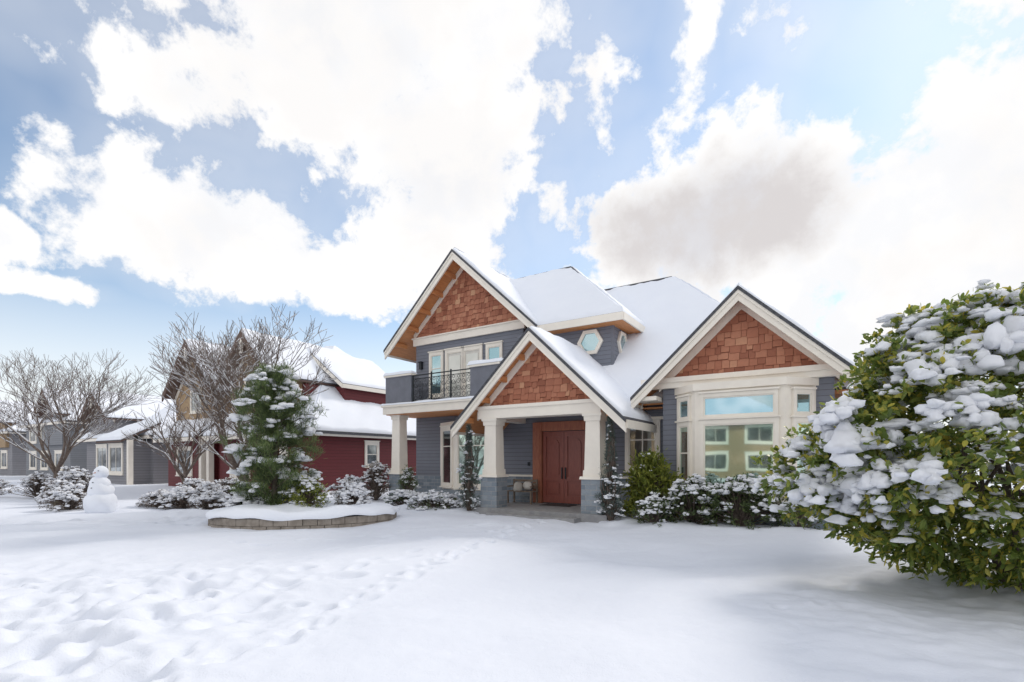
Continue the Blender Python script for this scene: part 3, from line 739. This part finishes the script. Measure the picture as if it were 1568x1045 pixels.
def pine(name,x,y,z0,h,rw,n=600):
    C=[];N=[];M=[];S=[]
    S.append((x,y,z0,x+.05,y,z0+h*.5,.09,.06));S.append((x+.05,y,z0+h*.5,x,y,z0+h,.06,.015))
    for i in range(n//6):
        t=.04+.96*(i/(n/6.)); z=z0+t*h
        r=rw*(np.interp(t,[0,.15,.4,.7,.9,1],[.75,.95,1,.9,.65,.25]))*R.uniform(.5,1.3);a=i*2.4+R.random()
        tip=np.array((x+math.cos(a)*r,y+math.sin(a)*r,z+.3*r+R.uniform(-.15,.2)))
        st=np.array((x,y,z-.1))
        S.append((*st,*tip,.022,.006))
        for k in range(6):
            f=.3+.7*(k+1)/6;p=st+(tip-st)*f+rng.normal(size=3)*.07
            C.append(p);N.append((math.cos(a)*.6,math.sin(a)*.6,.6));M.append(k>=2 and R.random()<.27)
    e=plant(name,np.array(C),np.array(N),NEED,.19,.075,60,np.array(M),.16,(x,y,z0),False,.05,.5,.25,6)
    V,F=tubes(S,6);obj_from('trunk',V-np.array((x,y,z0)),F,BARK,e,True)
pine('pine_tree',-6.6,13.75,.35,3.75,.95)
def baretree(name,x,y,h,spread,lean,seed,depth=6,snow=True,nm=3):
    rr=random.Random(seed);S=[]
    def br(p,d,L,r,dep):
        ns=4 if dep>2 else 3
        for i in range(ns):
            q=p+d*L/ns; r1=r*(.88 if dep<depth else .93)
            S.append((*p,*q,r,r1)); 
            nd=d+np.array([rr.gauss(0,.16),rr.gauss(0,.16),rr.gauss(0,.10)+.05]);nd/=np.linalg.norm(nd)
            if dep>0 and (i>=1 or dep<depth-1) and rr.random()<.78:
                cd=nd*.8+np.array([rr.gauss(0,.5),rr.gauss(0,.5),rr.uniform(-.05,.5)])*1.0; cd/=np.linalg.norm(cd)
                br(q,cd,L*rr.uniform(.5,.75),r1*.6,dep-1)
            p,d,r=q,nd,r1
        if dep>0:
            for _ in range(2):
                cd=d+np.array([rr.gauss(0,.4),rr.gauss(0,.4),rr.uniform(-.1,.35)]);cd/=np.linalg.norm(cd)
                br(p,cd,L*.66,r*.75,dep-1)
    base=np.array((x,y,-.1))
    top=base+np.array((lean*.25,0,h*.16)); S.append((*base,*top,.15,.12))
    for k in range(nm+2):
        a=k/(nm+2)*6.283+rr.random()*.6
        d=np.array((math.cos(a)*spread+lean,math.sin(a)*spread*.8,1.0));d/=np.linalg.norm(d)
        br(top-np.array((0,0,.1*k)),d,h*.30,.075,depth-2)
    e=empty(name,tuple(base)); A=np.array(S)
    A[:,6:]=np.maximum(A[:,6:],.0055)
    V,F=tubes(A,5);obj_from('branches',V-base,F,TWIG,e,True)
    if snow:
        d=A[:,3:6]-A[:,:3];d/=np.linalg.norm(d,axis=1,keepdims=True)
        k=(np.abs(d[:,2])<.8)&(rng.random(len(A))<np.where(A[:,6]>.012,.8,.45))
        B=A[k].copy();B[:,2]+=B[:,6]*.8+.004;B[:,5]+=B[:,7]*.8+.004;B[:,6:]=B[:,6:]*.8+.004
        V,F=tubes(B,5);obj_from('branch_snow',V-base,F,PSNOW,e,True)
baretree('bare_tree',-9.3,17.3,8.1,.54,-.10,3,6)
baretree('bare_tree',-22.5,24.5,8.8,.62,0.05,11,6)
baretree('bare_tree',-31,27,6.5,.6,0,5,5)
baretree('bare_tree',-16.5,25,6.2,.6,0,8,5)
SM=empty('snowman',(-13.7,16.5,0))
V,F=blobs([(0,0,.30),(0,0,.74),(0,0,.95),(.02,0,1.34)],[(.50,.48,.44),(.38,.36,.34),(.29,.28,.3),(.21,.21,.22)],3,.05,.95)
obj_from('snow_body',V,F,SNOW,SM,True)
V,F=blobs([(-.06,-.2,1.40),(.1,-.2,1.40),(0,-.30,1.02),(0,-.35,.84)],[.02,.02,.022,.022],2,.02,1); obj_from('coal_buttons',V,F,IRON,SM,True)
V,F=tubes([(.02,-.2,1.34,.02,-.33,1.32,.02,.003)],8); obj_from('carrot_nose',V,F,simple('carrot',(.6,.2,.04),None,.7),SM,True)
FE=empty('iron_fence',(-19,16.5,0)); S=[]
for k in range(34):
    xx=-6+k*.16;S.append((xx,.0,.0,xx,0,.95,.012,.012))
for z in(.12,.88): S.append((-6,0,z,-.7,0,z,.018,.018))
for xx in(-6,-4.2,-2.4,-.7): S.append((xx,0,0,xx,0,1.05,.04,.04))
V,F=tubes(S,6);obj_from('fence_bars',V,F,IRON,FE,True)
C=[];Rr=[]
for k in range(420):
    a=R.uniform(-3.14,3.14);d=R.uniform(150,190);h=R.uniform(3,8)
    C.append((math.sin(a)*d,math.cos(a)*d,h*.3));Rr.append((R.uniform(3,6),R.uniform(3,6),h))
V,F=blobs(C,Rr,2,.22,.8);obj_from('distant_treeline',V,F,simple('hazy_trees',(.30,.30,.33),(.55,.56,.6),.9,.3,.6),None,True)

# ------------------------------------------------------------ camera, sun, sky
cam=bpy.data.cameras.new('camera');co=bpy.data.objects.new('camera',cam);scene.collection.objects.link(co)
co.location=(0,0,1.75);co.rotation_euler=(math.radians(90),0,0)
cam.lens=17.43;cam.sensor_width=36;cam.shift_y=.1164;cam.clip_end=3000;cam.clip_start=.05
scene.camera=co
AZ,EL=math.radians(42),math.radians(37)
sd=Vector((math.sin(AZ)*math.cos(EL),math.cos(AZ)*math.cos(EL),math.sin(EL)))
sun=bpy.data.lights.new('sun','SUN');sun.energy=2.0;sun.angle=math.radians(14);sun.color=(1,.92,.82)
so=bpy.data.objects.new('sun',sun);scene.collection.objects.link(so);so.rotation_euler=(-sd).to_track_quat('-Z','Y').to_euler();so.location=(20,30,30)
w=bpy.data.worlds.new('World');scene.world=w;w.use_nodes=True
try:
    w.cycles.sampling_method='MANUAL'; w.cycles.sample_map_resolution=512
except Exception: pass
T=NT(w.node_tree)
for n_ in list(w.node_tree.nodes): w.node_tree.nodes.remove(n_)
out=T.n('ShaderNodeOutputWorld')
sky=T.n('ShaderNodeTexSky',sky_type='NISHITA');sky.sun_disc=False;sky.sun_elevation=EL;sky.sun_rotation=AZ;sky.air_density=1.;sky.dust_density=.2;sky.ozone_density=1.3
b1=T.n('ShaderNodeBackground');T.lk(T.mix(1.0,sky.outputs[0],(.84,1.0,1.06),'MULTIPLY'),b1.inputs[0]);b1.inputs[1].default_value=.148
tc=T.n('ShaderNodeTexCoord').outputs['Generated']
sp=T.n('ShaderNodeSeparateXYZ');T.lk(tc,sp.inputs[0])
mp=T.n('ShaderNodeMapping');mp.inputs['Location'].default_value=(3.1,5.2,1.7);T.lk(tc,mp.inputs[0])
wa=T.M('MULTIPLY',T.M('SUBTRACT',T.noise(tc,5,3,.6),.5),.22)
wb=T.M('MULTIPLY',T.M('SUBTRACT',T.noise(mp.outputs[0],5,3,.6),.5),.18)
az=T.M('ADD',T.M('ARCTAN2',sp.outputs[0],sp.outputs[1]),wa)
el0=T.M('ARCSINE',sp.outputs[2])
el=T.M('ADD',el0,wb)
def blob(a,e,ra,re,wt=1):
    p=T.M('DIVIDE',T.M('SUBTRACT',az,a),ra);q=T.M('DIVIDE',T.M('SUBTRACT',el,e),re)
    d=T.M('SQRT',T.M('ADD',T.M('MULTIPLY',p,p),T.M('MULTIPLY',q,q)))
    return T.M('MULTIPLY',T.M('SUBTRACT',1,d),wt)
BL=[(-.28,.76,.46,.27,1),(-.14,.52,.22,.17,1),(-.16,.40,.18,.11,1),(-.60,.58,.18,.07,.5),(-.53,.385,.27,.125,1),(-.28,.34,.2,.08,1),(-.82,.31,.09,.05,1),
 (.43,.42,.31,.155,1),(.80,.35,.34,.24,1),(.66,.31,.32,.17,1),(.52,.20,.42,.17,.9),(.85,.58,.26,.14,.4),(.34,.68,.04,.08,.35),(.48,.66,.08,.06,.45),(.12,.46,.05,.06,.5),(-.75,.235,.08,.03,.6)]
fld=None
for b in BL:
    x=blob(*b);fld=x if fld is None else T.M('MAXIMUM',fld,x)
fb=T.noise(tc,8,9,.63,.1); fb2=T.noise(mp.outputs[0],2.6,4,.6)
side=T.smooth(T.M('ABSOLUTE',az),.95,1.25)
gen=T.M('SUBTRACT',T.M('MULTIPLY',side,T.M('ADD',T.M('MULTIPLY',fb2,3.),.3)),1.0)
fld=T.M('MAXIMUM',T.M('MAXIMUM',fld,-1.),gen)
den=T.M('ADD',fld,T.M('MULTIPLY',T.M('SUBTRACT',fb,.5),2.8))
mask=T.smooth(den,-.10,.32)
thin=T.M('ADD',.10,T.M('MULTIPLY',T.smooth(T.M('ADD',fld,T.M('MULTIPLY',T.M('SUBTRACT',fb2,.5),3.)),-.9,.6),.30))
mask=T.M('MAXIMUM',mask,thin)
haze=T.smooth(el0,.40,.02)
mask=T.M('MAXIMUM',mask,T.M('MULTIPLY',haze,.85))
belly=T.M('MAXIMUM',T.smooth(T.M('ADD',blob(.39,.415,.27,.12),T.M('MULTIPLY',T.M('SUBTRACT',fb,.5),1.3)),-.05,.7),T.M('MULTIPLY',T.smooth(T.M('ADD',den,T.M('MULTIPLY',T.M('SUBTRACT',fb2,.5),4)),.3,1.3),.24))
ccol=T.mix(belly,(1.0,.99,.98),(.68,.65,.65))
ccol=T.mix(T.M('MULTIPLY',T.M('MULTIPLY',T.smooth(fb,.60,.40),.36),T.smooth(den,-.1,.3)),ccol,(.74,.77,.84))
b2=T.n('ShaderNodeBackground');T.lk(ccol,b2.inputs[0]);b2.inputs[1].default_value=1.07
ms=T.n('ShaderNodeMixShader');T.lk(mask,ms.inputs[0]);T.lk(b1.outputs[0],ms.inputs[1]);T.lk(b2.outputs[0],ms.inputs[2]);T.lk(ms.outputs[0],out.inputs[0])
scene.view_settings.view_transform='Standard';scene.view_settings.look='None';scene.view_settings.exposure=0
